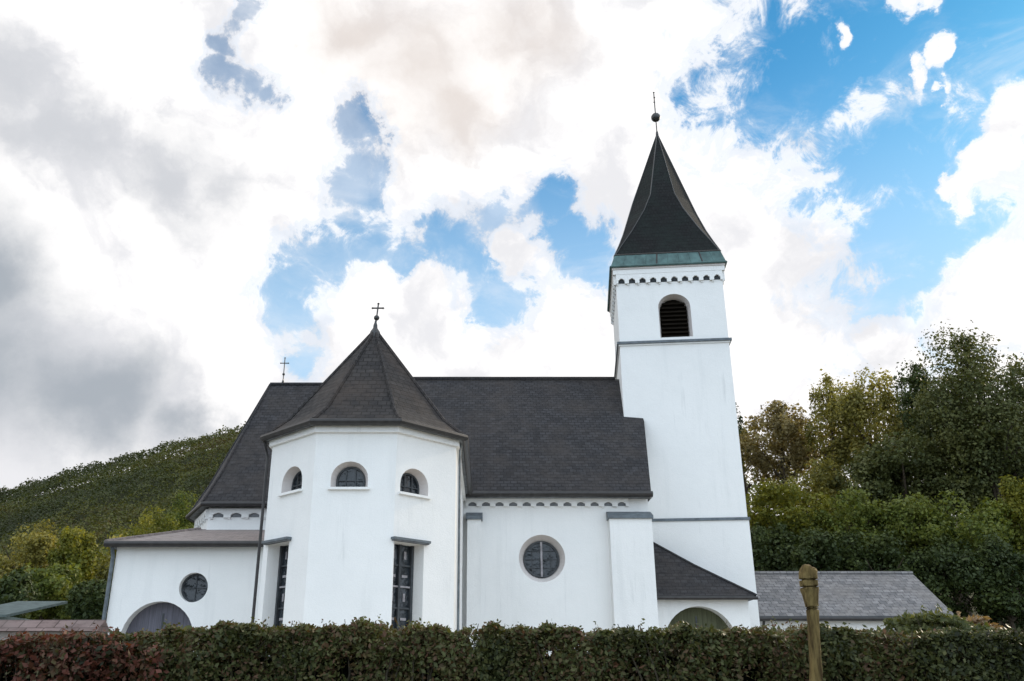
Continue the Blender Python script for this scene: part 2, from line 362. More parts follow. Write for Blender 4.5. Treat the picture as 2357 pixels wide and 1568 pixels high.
def leaf_quads(cent, nrm, size, aspect=.6):
    """rhombic leaf-sized faces: centres (N,3), preferred normals (N,3), sizes (N,)"""
    n = len(cent); rv = rng.normal(size=(n, 3)); nn = nrm + rv * .75; nn /= np.linalg.norm(nn, axis=1)[:, None] + 1e-9
    t = np.cross(nn, rng.normal(size=(n, 3))); t /= np.linalg.norm(t, axis=1)[:, None] + 1e-9; b = np.cross(nn, t); s = size[:, None]
    q = np.stack([cent - t * s * .5, cent + b * s * .5 * aspect - nn * s * .08, cent + t * s * .5, cent - b * s * .5 * aspect - nn * s * .08], 1)
    return q
def quad_mesh(name, q, mat, parent=None):
    n = len(q); me = bpy.data.meshes.new(name); me.vertices.add(4 * n); me.loops.add(4 * n); me.polygons.add(n)
    if parent is not None:
        p = parent.location; q = q - np.array(p)
    me.vertices.foreach_set('co', q.reshape(-1).astype(np.float32)); me.loops.foreach_set('vertex_index', np.arange(4 * n, dtype=np.int32))
    me.polygons.foreach_set('loop_start', np.arange(0, 4 * n, 4, dtype=np.int32)); me.polygons.foreach_set('loop_total', np.full(n, 4, dtype=np.int32))
    me.update(calc_edges=True); me.materials.append(mat)
    o = bpy.data.objects.new(name, me); col.objects.link(o)
    if parent is not None: o.parent = parent
    return o

# ------------------------------------------------------------------ ground
def sm(a, b, x):
    t = min(1, max(0, (x - a) / (b - a))); return t * t * (3 - 2 * t)
BASE = 1.3
def ridge_ratio(t):
    if t < -.263: return .295 + (t + .263) * .286
    if t < .05: return .295
    return max(.17, .295 - (t - .05) * .5)
def ground_z(x, y):
    z = BASE * sm(6.5, 14, y)
    r = sm(-12, 16, x)
    zb = (.05 + .24 * r) * (min(y, 95) - 37) if y > 37 else 0
    rr_ = max(.03, ridge_ratio(x / max(60, y)))
    hz = (rr_ * y - 8) * sm(30, 300, y) if y <= 300 else (max(.03, ridge_ratio(x / 300)) * 300 - 8) * (1 - .35 * sm(300, 900, y))
    w = .25 * math.sin(x * .31 + 1) * math.sin(y * .23) if y > 40 else 0
    return z + max(zb, hz) + w
xs = [-1500, -900, -600] + list(range(-450, -120, 12)) + list(range(-120, -24, 6)) + list(np.arange(-24, 24.1, 1.5)) + list(range(30, 126, 6)) + list(range(136, 400, 16)) + [600, 900, 1500]
ys = [-200, -60, -20] + list(np.arange(-8, 40, 1.0)) + list(range(40, 120, 4)) + list(range(120, 340, 8)) + [380, 440, 520, 650, 800, 1100, 1500]
gm = MB(); nx = len(xs)
a = MT('meadow_ground', .95, .1); n1 = a.noise(.35, 6, .65); n2 = a.noise(14, 5, .7)
a.color(a.mix(a.ramp(n2, [(.3, (.6, .6, .6)), (.7, (0, 0, 0))]), a.ramp(n1, [(.35, (.022, .030, .012)), (.55, (.034, .040, .016)), (.7, (.05, .045, .024))]), (.03, .028, .014)))
a.bump(n2, .6, .05); M['grass'] = a.m
me = bpy.data.meshes.new('ground')
me.from_pydata([(x, y, ground_z(x, y)) for y in ys for x in xs], [], [(j * nx + i, j * nx + i + 1, (j + 1) * nx + i + 1, (j + 1) * nx + i) for j in range(len(ys) - 1) for i in range(nx - 1)])
me.materials.append(M['grass']); me.polygons.foreach_set('use_smooth', [True] * len(me.polygons)); link('ground', me)['kind'] = 'structure'

a = MT('pale_gravel', .95, .1); n1 = a.noise(30, 5, .7); n2 = a.noise(.5, 4)
a.color(a.mix(a.ramp(n2, [(.4, (0, 0, 0)), (.7, (.4, .4, .4))]), a.ramp(n1, [(.3, (.34, .31, .27)), (.7, (.56, .53, .47))]), (.30, .29, .22))); a.bump(n1, .6, .02)
gx_ = [-15 + .75 * i for i in range(41)]; gy_ = [9.5 + .5 * i for i in range(48)]
me = bpy.data.meshes.new('bounce_gravel_yard')  # unseen pale sheet, added to bounce light up onto the church walls
def hexact(x, y):                   # height of the ground sheet itself (bilinear over its own grid), so the gravel lies just above it
    i = max(k for k in range(len(xs) - 1) if xs[k] <= x); j = max(k for k in range(len(ys) - 1) if ys[k] <= y); fx = (x - xs[i]) / (xs[i + 1] - xs[i]); fy = (y - ys[j]) / (ys[j + 1] - ys[j])
    g_ = lambda a_, b_: ground_z(xs[a_], ys[b_]); return (g_(i, j) * (1 - fx) + g_(i + 1, j) * fx) * (1 - fy) + (g_(i, j + 1) * (1 - fx) + g_(i + 1, j + 1) * fx) * fy
me.from_pydata([(x, y, hexact(x, y) + .03) for y in gy_ for x in gx_], [], [(j * 41 + i, j * 41 + i + 1, (j + 1) * 41 + i + 1, (j + 1) * 41 + i) for j in range(47) for i in range(40)])
me.materials.append(a.m); link('bounce_gravel_yard', me)['kind'] = 'structure'

# ------------------------------------------------------------------ church
G0 = BASE - .4
church = empty('church', (0, 26, BASE), 'white plastered village church with dark slate roofs and tall pointed bell tower', 'church')
UP = Vector((0, 0, 1)); FR = Vector((0, -1, 0)); AX = Vector((1, 0, 0))

NY = 26.0                                              # nave front wall
ze = at(1300, 1130, 25.7).z; zr = at(1300, 873, 30.3).z; RY = 30.3
nxl, nxr = -4.0, 4.73
verge_top = at(1482, 970, 28.33)
# ---- nave walls
nz_wall = ze - .10
foot = [(nxl, NY), (nxr, NY), (verge_top.x - .05, 28.4), (verge_top.x - .05, 34.5), (nxl, 34.5)]
mb = MB(); mb.prism(foot, G0, nz_wall, M['plaster'])
wc = at(1247, 1285, NY); wr = .52
cutA = frustum(Vector((wc.x, NY, wc.z)), AX, FR, arch_outline(wr, 0, 18, True), (1.30, 1.30), (1.0, 1.0), -.02, .32, M['reveal'])
nave = carve(mb, [cutA], 'nave', church)
# gable solid under the roof
mb = MB()
def slab(mb, pts, t, m, medge=None):
    """thick roof panel: pts counter-clockwise seen from outside"""
    n = (pts[1] - pts[0]).cross(pts[2] - pts[0]).normalized(); low = [p - n * t for p in pts]; k = len(pts); medge = medge or m
    mb.face(pts, m); mb.face(low[::-1], medge)
    for i in range(k): mb.face([pts[i], low[i], low[(i + 1) % k], pts[(i + 1) % k]], medge)
V = Vector
rb = MB()
eL, eR = V((nxl - .1, 25.7, ze)), V((4.79, 25.7, ze))
slab(rb, [eL, eR, V((verge_top.x, 28.33, ze + (28.33 - 25.7) / (RY - 25.7) * (zr - ze))), V((5.2, RY, zr)), V((nxl - .1, RY, zr))], .14, M['slate'], M['gutter'])
slab(rb, [V((nxl - .1, RY, zr)), V((5.2, RY, zr)), V((5.2, 34.9, ze)), V((nxl - .1, 34.9, ze))], .14, M['slate'], M['gutter'])
rb.tube([(nxl - .1, RY, zr + .02), (4.6, RY, zr + .02)], .075, M['slate'])
# gables
g = [V((nxl, NY + .1, nz_wall)), V((nxl, 34.4, nz_wall)), V((nxl, RY, zr - .2))]; rb.face(g[::-1], M['plaster'])
g = [V((4.9, NY + .1, nz_wall)), V((4.9, 34.4, nz_wall)), V((4.9, RY, zr - .2))]; rb.face(g, M['plaster'])
rb.build('nave_roof', nave)
g = MB(); g.tube([(nxl, 25.64, ze - .10), (4.82, 25.64, ze - .10)], .085, M['gutter'], 8)
g.box(((nxl + 4.75) / 2, 25.84, ze - .135), (4.75 - nxl - .02, .26, .09), M['recess'])
g.build('gutter', nave)
def frieze(o, ax, nrm, length, top, n, cell, depth, parent, dark, two=False, name='frieze'):
    """band of little arches standing proud of the wall; o = wall foot point at the left end"""
    mb = MB(); P = lambda a, z, d: V((o.x, o.y, 0)) + ax * a + UP * z + nrm * d
    def bx(a0, a1, z0, z1, d0, d1, m):
        vv = [P(a, z, d) for d in (d0, d1) for (a, z) in ((a0, z0), (a1, z0), (a1, z1), (a0, z1))]
        mb.solid(vv, [(0, 3, 2, 1), (4, 5, 6, 7), (0, 1, 5, 4), (1, 2, 6, 5), (2, 3, 7, 6), (3, 0, 4, 7)], m)
    bx(0, length, top - cell * .8, top, 0, depth, M['plaster'])
    step = length / n
    for i in range(n):
        c = (i + .5) * step; hw = step * .30
        # arch cell: pier pieces with a round-headed gap
        bx(c - step / 2, c - hw, top - cell * 1.75, top - cell * .8 - .002, 0, depth, M['plaster'])
        bx(c + hw, c + step / 2, top - cell * 1.75, top - cell * .8 - .002, 0, depth, M['plaster'])
        # spandrels
        for sgn in (-1, 1):
            mb.solid([P(c + sgn * hw, top - cell * .8 - .002, d) for d in (0, depth)] + [P(c + sgn * hw * .25, top - cell * .8 - .002, d) for d in (0, depth)] + [P(c + sgn * hw, top - cell * 1.15, d) for d in (0, depth)],
                     [(1, 3, 5) if sgn < 0 else (1, 5, 3), (0, 2, 3, 1), (2, 4, 5, 3)], M['plaster'])
        bx(c - hw * .98, c + hw * .98, top - cell * 1.6, top - cell * .82, .002, .012, dark)  # dark plate whose colour supplies the shade inside the gap
        bx(c - step * .5 + .01, c - hw - .01, top - cell * 2.0, top - cell * 1.75 - .002, 0, depth * .6, M['plaster'])
    return mb.build(name, parent)
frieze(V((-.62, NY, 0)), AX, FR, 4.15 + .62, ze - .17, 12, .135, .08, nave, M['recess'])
# buttresses with sloping lead caps
def buttress(x0, x1, ztop, d, parent):
    mb = MB(); mb.prism([(x0, NY - d), (x1, NY - d), (x1, NY - .001), (x0, NY - .001)], G0, ztop, M['plaster'])
    mb.solid([V((x0 - .04, NY - d - .06, ztop + .004)), V((x1 + .04, NY - d - .06, ztop + .004)), V((x1 + .04, NY, ztop + .004)), V((x0 - .04, NY, ztop + .004)),
              V((x0 - .04, NY - d - .06, ztop + .09)), V((x1 + .04, NY - d - .06, ztop + .09)), V((x1 + .04, NY, ztop + .26)), V((x0 - .04, NY, ztop + .26))],
             [(0, 3, 2, 1), (4, 5, 6, 7), (0, 1, 5, 4), (1, 2, 6, 5), (2, 3, 7, 6), (3, 0, 4, 7)], M['lead'])
    return mb.build('buttress', parent)
bt = at(1450, 1193, 25.6).z
buttress(at(1405, 1250, 25.65).x, 4.745, bt, .35, nave)
buttress(-.56, -.16, at(1100, 1195, 25.6).z, .35, nave)
# nave round window
w = MB(); o = V((wc.x, NY, wc.z)); ol = arch_outline(wr, 0, 18, True)
pane(w, o, AX, FR, ol, .312, M['glass']); rim(w, o, AX, FR, ol, .05, .31, .05, M['frame'], (0, 0))
w.box((wc.x, NY + .25, wc.z), (.055, .04, wr * 1.9), M['lead_bar'])
for k in (-.24, 0, .24): w.box((wc.x, NY + .285, wc.z + k), (wr * 2 * math.sqrt(1 - (k / wr) ** 2) * .97, .02, .02), M['frame'])
for k in (-.27, .27): w.box((wc.x + k, NY + .288, wc.z), (.02, .02, wr * 1.6), M['frame'])
w.build('round_window', nave)

# ---- choir
CY = 26.8; cze = at(500, 1155, 26.5).z; czr = at(700, 885, RY).z
cre = at(622, 885, RY).x                                   # ridge end
A_ = at(458, 1160, 26.5); ax_ = A_.x; bx_ = at(436, 1180, 28.6).x
def choir_ring(off, z):
    return [V((nxl, CY - off, z)), V((ax_ + .22 - off * .4, CY - off, z)), V((bx_ + .22 - off, 28.8, z)), V((bx_ + .22 - off, 31.8, z)), V((ax_ + .22 - off * .4, 33.8 + off, z)), V((nxl, 33.8 + off, z))]
mb = MB(); rg = choir_ring(0, 0); mb.prism([(p.x, p.y) for p in rg][::-1], G0, cze - .12, M['plaster'])
choir = mb.build('choir', church)
rb = MB(); rg = choir_ring(.3, cze); re = V((cre, RY, czr)); rs = V((nxl + .02, RY, czr))
def fl(p, q, k=.24, sag=.16):      # bell-cast break point
    m_ = p.lerp(q, k); m_.z -= sag; return m_
mid = [fl(rg[0], rs), fl(rg[1], re), fl(rg[2], re), fl(rg[3], re), fl(rg[4], re), fl(rg[5], rs)]
for i in range(5):
    rb.face([rg[i + 1], rg[i], mid[i], mid[i + 1]], M['slate'])
    if i == 0: rb.face([mid[1], mid[0], rs, re], M['slate'])
    elif i == 4: rb.face([mid[5], mid[4], re, rs], M['slate'])
    else: rb.face([mid[i + 1], mid[i], re], M['slate'])
    rb.face([rg[i], rg[i + 1], rg[i + 1] - UP * .1, rg[i] - UP * .1], M['gutter'])
rb.face([p - UP * .1 for p in rg], M['recess'])
for i in (1, 2, 3, 4): rb.tube([rg[i], mid[i], re], .045, M['slate'], 6)
rb.tube([re, rs], .075, M['slate'])
rb.build('choir_roof', choir)
g = MB(); g.tube([p + (p - V((-9, RY, p.z))).normalized() * .05 - UP * .07 for p in rg[:4]], .07, M['gutter']); g.build('gutter', choir)
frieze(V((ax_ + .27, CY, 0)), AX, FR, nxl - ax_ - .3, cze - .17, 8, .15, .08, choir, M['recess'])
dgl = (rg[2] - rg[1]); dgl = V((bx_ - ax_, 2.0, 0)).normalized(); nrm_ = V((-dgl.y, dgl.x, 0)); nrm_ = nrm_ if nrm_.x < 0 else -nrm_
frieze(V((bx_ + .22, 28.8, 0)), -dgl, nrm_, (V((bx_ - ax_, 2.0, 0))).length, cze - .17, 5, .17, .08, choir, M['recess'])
def cross(base, h, ball, arm, parent, tilt=0, r=.022, yaw=0., name='cross', arm2=False):
    mb = MB(); b = V(base); mb.lathe(b, [(.0, -.05), (.06, -.05), (.05, .08), (.025, .16), (r, .2)], M['dark_metal'], 10)
    top = b + V((tilt, 0, h)); mb.tube([b, top], r, M['dark_metal'], 6)
    zb, rb_ = ball
    if rb_: mb.lathe(b + (top - b) * zb, [(0.001, -rb_)] + [(rb_ * math.sin(t), -rb_ * math.cos(t)) for t in (math.pi * k / 8 for k in range(1, 8))] + [(0.001, rb_)], M['dark_metal'], 12)
    za, la = arm; c = b + (top - b) * za; d = V((math.cos(yaw), math.sin(yaw), 0))
    mb.tube([c - d * la, c + d * la], r, M['dark_metal'], 6)
    for e in (c - d * la, c + d * la, top): mb.lathe(e, [(0.001, -r * 1.7), (r * 1.8, 0), (0.001, r * 1.7)], M['dark_metal'], 8)
    if arm2: c = b + (top - b) * (za - .16); mb.tube([c - d * la * .7, c + d * la * .7], r, M['dark_metal'], 6)
    return mb.build(name, parent)
pz = at(651, 835, RY).z - czr
cross((at(651, 880, RY).x, RY, czr), pz * 1.22, (.38, .05), (.80, .14), choir, r=.018)

# ---- chapel (octagonal front)
CX, CYc, RE = -2.76, 20.36, 2.21; RW = 2.07; T = math.tan(R(22.5))
hz = at(810, 965, 18.15).z; za = at(860, 760, CYc).z
def octa(r, yb): return [V((CX - r, yb, 0)), V((CX - r, CYc - r * T, 0)), V((CX - r * T, CYc - r, 0)), V((CX + r * T, CYc - r, 0)), V((CX + r, CYc - r * T, 0)), V((CX + r, yb, 0))]
rw = octa(RW, 26.2); mb = MB(); mb.prism([(p.x, p.y) for p in rw], G0, hz - .1, M['plaster'])
facets = {}
def facet(i):
    p, q = rw[i], rw[i + 1]; d = (q - p).normalized(); return p, d, V((d.y, -d.x, 0))
cuts = []; wins = []
lun = arch_outline(.30, .17, 12)
for i, (x, y) in ((1, (670, 1131)), (2, (803, 1121)), (3, (953, 1137))):
    p, d, n = facet(i); o = hit(x, y, p, n)
    cuts.append(frustum(o, d, n, lun, (1.32, 1.22), (1.0, 1.0), -.02, .24, M['reveal'], (0, .12))); wins.append((o, d, n))
doors = []
dor = rect_outline(.37, 3.0)
for i, (x, y) in ((1, (641, 1250)), (3, (942, 1250))):
    p, d, n = facet(i); o = hit(x, y, p, n); h = o.z - (BASE + .02); o = V((o.x, o.y, BASE + .02))
    dor = rect_outline(.36, h)
    cuts.append(frustum(o, d, n, dor, (1.12, 1.0), (1., 1.), -.02, .34, M['plaster'])); doors.append((o, d, n, h))
chapel = carve(mb, cuts, 'chapel', church)
for o, d, n in wins:
    w = MB(); pane(w, o, d, n, lun, .232, M['glass']); rim(w, o, d, n, lun, .035, .23, .04, M['frame'], (0, .2))
    ang = math.atan2(d.y, d.x)
    for k in (-.1, .1): w.box(o + d * k + UP * .23 - n * .205, (.02, .02, .42), M['frame'], ang)
    w.box(o + UP * .17 - n * .207, (.55, .02, .02), M['frame'], ang)
    # projecting sill
    w.box(o - UP * .035 + n * .03, (.86, .07, .05), M['plaster'], ang)
    w.build('lunette_window', chapel)
for o, d, n, h in doors:
    w = MB(); ang = math.atan2(d.y, d.x); pane(w, o, d, n, rect_outline(.36, h), .332, M['glass'])
    for s_ in (-1, 1): w.box(o + d * (.33 * s_) + UP * (h / 2) - n * .3, (.06, .06, h), M['frame'], ang)
    w.box(o + UP * (h / 2) - n * .3, (.05, .05, h), M['frame'], ang)
    for k in range(1, 7): w.box(o + UP * (h * k / 7) - n * .31, (.6, .03, .035), M['frame'] if k != 5 else M['lead_bar'], ang)
    # pale tracery pieces in the panes
    for k in range(7):
        for s_ in (-1, 1):
            w.box(o + d * (.16 * s_) + UP * (h * (k + .5) / 7) - n * .318, (.15 if k % 2 else .06, .01, .05 if k % 2 else .16), M['lead_bar'], ang)
    w.build('tall_window', chapel)
    w = MB(); w.box(o + UP * (h + .05) + n * .055, (.98, .13, .05), M['lead'], ang); w.box(o + UP * (h + .012) + n * .045, (.94, .1, .024), M['recess'], ang); w.build('hood', chapel)
rb = MB(); rr = octa(RE, 28.2); ring = [V((p.x, p.y, hz)) for p in rr]; k = .80; zm = hz + (za - hz) * (1 - k) - .19
rm = [V((CX + (p.x - CX) * k, CYc + (p.y - CYc) * k if 0 < i < 5 else p.y, zm)) for i, p in enumerate(rr)]
apx = V((CX, CYc, za)); bk = V((CX, 29.3, za))
for i in range(5):
    rb.face([ring[i], ring[i + 1], rm[i + 1], rm[i]], M['chapel_tile'])
    rb.face([ring[i], ring[i] - UP * .12, ring[i + 1] - UP * .12, ring[i + 1]], M['gutter'])
    if i == 0: rb.face([rm[0], rm[1], apx, bk], M['chapel_tile'])
    elif i == 4: rb.face([rm[4], rm[5], bk, apx], M['chapel_tile'])
    else: rb.face([rm[i], rm[i + 1], apx], M['chapel_tile'])
rb.face([p - UP * .12 for p in ring][::-1], M['recess'])
for i in (1, 2, 3, 4): rb.tube([ring[i], rm[i], apx], .05, M['chapel_tile'], 6)
rb.tube([apx, bk], .07, M['chapel_tile'])
rb.lathe((CX, CYc, za), [(.17, -.24), (.12, -.05), (.05, .06), (.001, .10)], M['dark_metal'], 12)
rb.build('chapel_roof', chapel)
g = MB()
gr = [V((CX + (p.x - CX) * 1.03, CYc + (p.y - CYc) * 1.03, hz - .07)) for p in octa(RE, 0)[1:5]]
gr = [V((gr[0].x, 25.5, hz - .07))] + gr + [V((gr[-1].x, 25.5, hz - .07))]
g.tube(gr, .075, M['gutter']); g.build('gutter', chapel)
cc = [(p.x, p.y) for p in octa(RW + .07, 25.9)]; g = MB(); g.prism(cc, hz - .26, hz - .125, M['plaster']); g.build('cornice', chapel)
h1 = at(862, 708, CYc).z - za
cross((CX, CYc, za + .05), h1 + .05, (.42, .07), (.82, .13), chapel, tilt=.05, r=.02)
g = MB()
dp = V((CX - RW - .10, CYc - RW * T + .05, 0)); g.tube([V((dp.x - .1, dp.y, hz - .1)), V((dp.x, dp.y, hz - .5)), V((dp.x, dp.y, G0 + .4))], .034, M['gutter']); g.build('downpipe', chapel)
g = MB(); q = V((CX + RW + .02, CYc - RW * T + .25, 0)); g.tube([V((q.x + .06, q.y, hz - .1)), V((q.x + .06, q.y, G0 + .4))], .028, M['lead']); g.build('downpipe', chapel)

# ---- sacristy (low lean-to on the left)
SY = 22.0; sze = at(430, 1247, SY - .2).z; sxl = at(258, 1340, SY).x; sxr = CX - RW + .3; szt = at(500, 1219, CY).z
mb = MB(); mb.prism([(sxl, SY), (sxr, SY), (sxr, 27.5), (sxl, 27.5)], G0, sze - .1, M['plaster'])
sc_ = at(445, 1352, SY); sr = .345
ca = frustum(sc_, AX, FR, arch_outline(sr, 0, 18, True), (1, 1), (1, 1), -.02, .22, M['plaster'])
dc = at(370, 1385, SY); dr = .86; dz = dc.z - dr; dh = dz - BASE
do_ = V((dc.x, SY, BASE + .01)); cb = frustum(do_, AX, FR, arch_outline(dr, dh, 16), (1, 1), (1, 1), -.02, .3, M['plaster'])
sac = carve(mb, [ca, cb], 'sacristy', church)
w = MB(); pane(w, sc_, AX, FR, arch_outline(sr, 0, 18, True), .212, M['glass']); rim(w, sc_, AX, FR, arch_outline(sr, 0, 18, True), .04, .21, .04, M['frame'], (0, 0))
w.box(sc_ + V((0, .19, 0)), (.025, .02, sr * 1.9), M['frame']); w.box(sc_ + V((0, .19, 0)), (sr * 1.9, .02, .025), M['frame']); w.build('round_window', sac)
w = MB(); pane(w, do_, AX, FR, arch_outline(dr, dh, 16), .29, M['door_grey']); w.box(do_ + V((0, .28, dh / 2 + .3)), (.04, .02, dh + .6), M['frame'])
w.lathe(do_ + V((.12, .27, 1.0)), [(0.001, -.05), (.03, 0), (0.001, .05)], M['dark_metal'], 8); w.build('arched_door', sac)
rb = MB(); e0 = V((sxl - .2, SY - .22, sze)); e1 = V((sxr, SY - .22, sze)); t1 = V((sxr, CY + .3, szt + .06)); t0 = V((at(452, 1219, CY).x, CY + .3, szt + .06)); bl = V((sxl - .2, 28.0, sze))
rb.face([e0, e1, t1, t0], M['pink_tile']); rb.face([bl, e0, t0], M['pink_tile'])
for p, q_ in ((e0, e1), (bl, e0)): rb.face([p - UP * .1, q_ - UP * .1, q_, p], M['gutter'])
rb.face([e0 - UP * .1, V((sxl - .2, 28, sze - .1)), V((sxr, 28, sze - .1)), e1 - UP * .1], M['recess'])
rb.tube([e0, t0], .06, M['pink_tile'], 6)
rb.build('sacristy_roof', sac)
g = MB(); g.tube([e0 + V((0, -.06, -.06)), e1 + V((-.32, -.06, -.06))], .075, M['gutter']); g.build('gutter', sac)
g = MB(); g.tube([V((sxl - .08, SY - .12, sze - .08)), V((sxl - .05, SY - .05, sze - .35)), V((sxl - .05, SY - .05, G0 + .4))], .045, M['lead']); g.build('downpipe', sac)

# ---- bell tower
TW = 3.68; tcx, tcy = 6.60, 28.33 + TW / 2; TR = R(-6)
tdx = V((math.cos(TR), math.sin(TR), 0)); tdn = V((math.sin(TR), -math.cos(TR), 0)); tc0 = V((tcx, tcy, 0))
def tp(a, b, z): return tc0 + tdx * a - tdn * b + UP * z       # a across, b back
def tsq(h): return [(tp(s_ * h, t_ * h, 0).x, tp(s_ * h, t_ * h, 0).y) for s_, t_ in ((-1, -1), (1, -1), (1, 1), (-1, 1))]
ztop = at(1545, 608, 28.2).z; zl1 = at(1555, 785, 28.3).z; zl2 = at(1610, 1195, 28.3).z; hw = TW / 2
mb = MB(); mb.prism(tsq(hw + .03), G0, zl2, M['plaster']); tb = MB(); tb.prism(tsq(hw), zl2 - .2, ztop - .05, M['plaster'])
p0 = tp(0, -hw, 0); bw = hit(1557, 775, p0, tdn); bo = V((bw.x, bw.y, bw.z)); bt_ = hit(1557, 680, p0, tdn).z - bo.z; brr = .47
bel = arch_outline(brr, bt_ - brr, 14)
cut = frustum(bo, tdx, tdn, bel, (1.18, 1.05), (1, 1), -.02, .4, M['reveal'], (0, .3))
# openings on the sides too
so = tp(-hw, 0, bo.z); cut2 = None
cut3 = frustum(tp(hw, 0, bo.z), V((-tdn.x, -tdn.y, 0)), tdx, bel, (1, 1), (1, 1), -.02, .4, M['reveal'])
tower = carve(tb, [cut, cut3], 'bell_tower', church)
mb.build('tower_base', tower)
for oo, aa, nn in ((bo, tdx, tdn), (tp(hw, 0, bo.z), V((-tdn.x, -tdn.y, 0)), tdx)):
    w = MB(); pane(w, oo, aa, nn, bel, .392, M['louvre']); ang = math.atan2(aa.y, aa.x)
    for k_ in range(9):
        zz = .08 + k_ * (bt_ - .16) / 9; ww = brr if zz < bt_ - brr else math.sqrt(max(.01, brr ** 2 - (zz - bt_ + brr) ** 2))
        c = oo + UP * zz - nn * .30
        w.solid([c + aa * (s_ * ww * .97) + UP * z_ - nn * d_ for s_ in (-1, 1) for (z_, d_) in ((0, -.06), (.02, -.06), (.12, .06), (.10, .06))], [(0, 1, 2, 3), (4, 7, 6, 5), (0, 4, 5, 1), (1, 5, 6, 2), (2, 6, 7, 3), (3, 7, 4, 0)], M['louvre'])
    w.build('louvred_opening', tower)
for zz, ex in ((zl1, .09), (zl2, .07)):
    g = MB(); g.prism(tsq(hw + ex), zz - .055, zz + .03, M['lead']); g.prism(tsq(hw + ex - .05), zz - .11, zz - .057, M['plaster']); g.build('ledge', tower)
g = MB(); g.prism(tsq(hw + .13), ztop - .12, ztop - .03, M['reveal']); g.prism(tsq(hw + .10), ztop - .30, ztop - .122, M['plaster']); g.build('cornice', tower)
for (a0, b0), d_, n_ in (((-hw, -hw), tdx, tdn), ((-hw, hw), tdn, -tdx), ((hw, -hw), -tdn, tdx)):
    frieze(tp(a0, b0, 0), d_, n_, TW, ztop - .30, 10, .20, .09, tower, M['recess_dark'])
# spire
zap = at(1503, 308, tcy).z
def sring(h, z, ch):                 # ch: 0 square .. 1 regular octagon
    a_ = h; b_ = h * (1 - ch * (1 - T)) if ch < 1 else h * T
    b_ = h * (.995 * (1 - ch) + T * ch); q = []
    for (x, y) in ((-b_, -a_), (b_, -a_), (a_, -b_), (a_, b_), (b_, a_), (-b_, a_), (-a_, b_), (-a_, -b_)): q.append(tp(x + .22 * max(0, z - ztop) / HS, y, z))
    return q
HS = zap - ztop
prof = [(hw + .17, ztop - .02, 0.0), (hw + .02, ztop + .50, 0.02), (1.68, ztop + 1.02, .12), (1.50, ztop + 1.65, .35), (1.27, ztop + 2.6, .75), (1.08, ztop + 3.35, 1)]
prof += [(1.08 * (1 - t), ztop + 3.35 + (HS - 3.35) * t, 1) for t in (.33, .66, .985)]
s_mb = MB(); k_mb = MB(); rings = [sring(*p_) for p_ in prof]
for j in range(len(rings) - 1):
    for i in range(8):
        f = [rings[j][i], rings[j][(i + 1) % 8], rings[j + 1][(i + 1) % 8], rings[j + 1][i]]
        (k_mb if j == 0 else s_mb).face(f, M['copper'] if j == 0 else M['shingle'])
s_mb.face(rings[-1], M['shingle']); k_mb.face(rings[0][::-1], M['recess'])
for i in range(8): s_mb.tube([r_[i] for r_ in rings[1:]], [.022] * (len(rings) - 2) + [.02], M['dark_metal'], 5)
for (i, j) in ((0, 1), (2, 3), (6, 7), (4, 5)):
    for k_ in range(1, 10):
        t = k_ / 10; k_mb.tube([rings[0][i].lerp(rings[0][j], t), rings[1][i].lerp(rings[1][j], t)], .028 if k_ in (4, 8) else .014, M['gutter'] if k_ in (4, 8) else M['copper'], 5)
k_mb.tube(rings[1] + [rings[1][0]], .03, M['dark_metal'], 5); k_mb.tube(rings[0] + [rings[0][0]], .04, M['copper'], 6)
s_mb.build('spire', tower); k_mb.build('spire_skirt', tower)
hf = at(1503, 212, tcy).z - zap
cross(tp(.22, 0, zap - .05), hf, (.40, .19), (.82, .16), tower, r=.024, yaw=R(80), name='finial')

# ---- porch
PY_ = 26.7; ep = at(1600, 1370, 26.45).z; dxr = at(1740, 1370, 26.45).x
mb = MB(); mb.prism([(nxr + .01, PY_), (dxr - .18, PY_), (dxr - .18, 28.3), (nxr + .01, 28.3)], G0, ep - .08, M['plaster'])
pc = at(1607, 1396, PY_); pr_ = 1.05; ph = pc.z - pr_ - BASE; po = V((pc.x, PY_, BASE + .01))
porch = carve(mb, [frustum(po, AX, FR, arch_outline(pr_, ph, 18), (1, 1), (1, 1), -.02, .45, M['plaster'])], 'porch', church)
w = MB(); pane(w, po, AX, FR, arch_outline(pr_, ph, 18), .44, M['door_green']); w.box(po + V((0, .43, ph / 2 + .4)), (.04, .02, ph + .8), M['frame']); w.lathe(po + V((.14, .42, 1.0)), [(0.001, -.05), (.03, 0), (0.001, .05)], M['dark_metal'], 8); w.build('arched_door', porch)
rb = MB(); C_ = V((nxr + .01, 26.45, ep)); D_ = V((dxr, 26.45, ep)); D2 = V((dxr, 28.42, ep)); At = V((nxr + .01, 28.42, at(1500, 1228, 28.33).z))
m1 = D_.lerp(At, .5) - UP * .06; mC = V((C_.x, m1.y, m1.z))
rb.face([C_, D_, m1, mC], M['slate']); rb.face([mC, m1, At], M['slate']); rb.face([D_, D2, At, m1], M['slate'])
rb.face([C_ - UP * .1, D_ - UP * .1, D_, C_], M['gutter']); rb.face([D_ - UP * .1, D2 - UP * .1, D2, D_], M['gutter']); rb.face([C_ - UP * .1, V((C_.x, 28.42, ep - .1)), D2 - UP * .1, D_ - UP * .1], M['recess'])
rb.tube([D_, m1, At], .045, M['slate'], 6); rb.build('porch_roof', porch)
g = MB(); g.tube([C_ + V((0, -.04, -.08)), D_ + V((0.02, -.04, -.08))], .05, M['gutter']); g.build('gutter', porch)

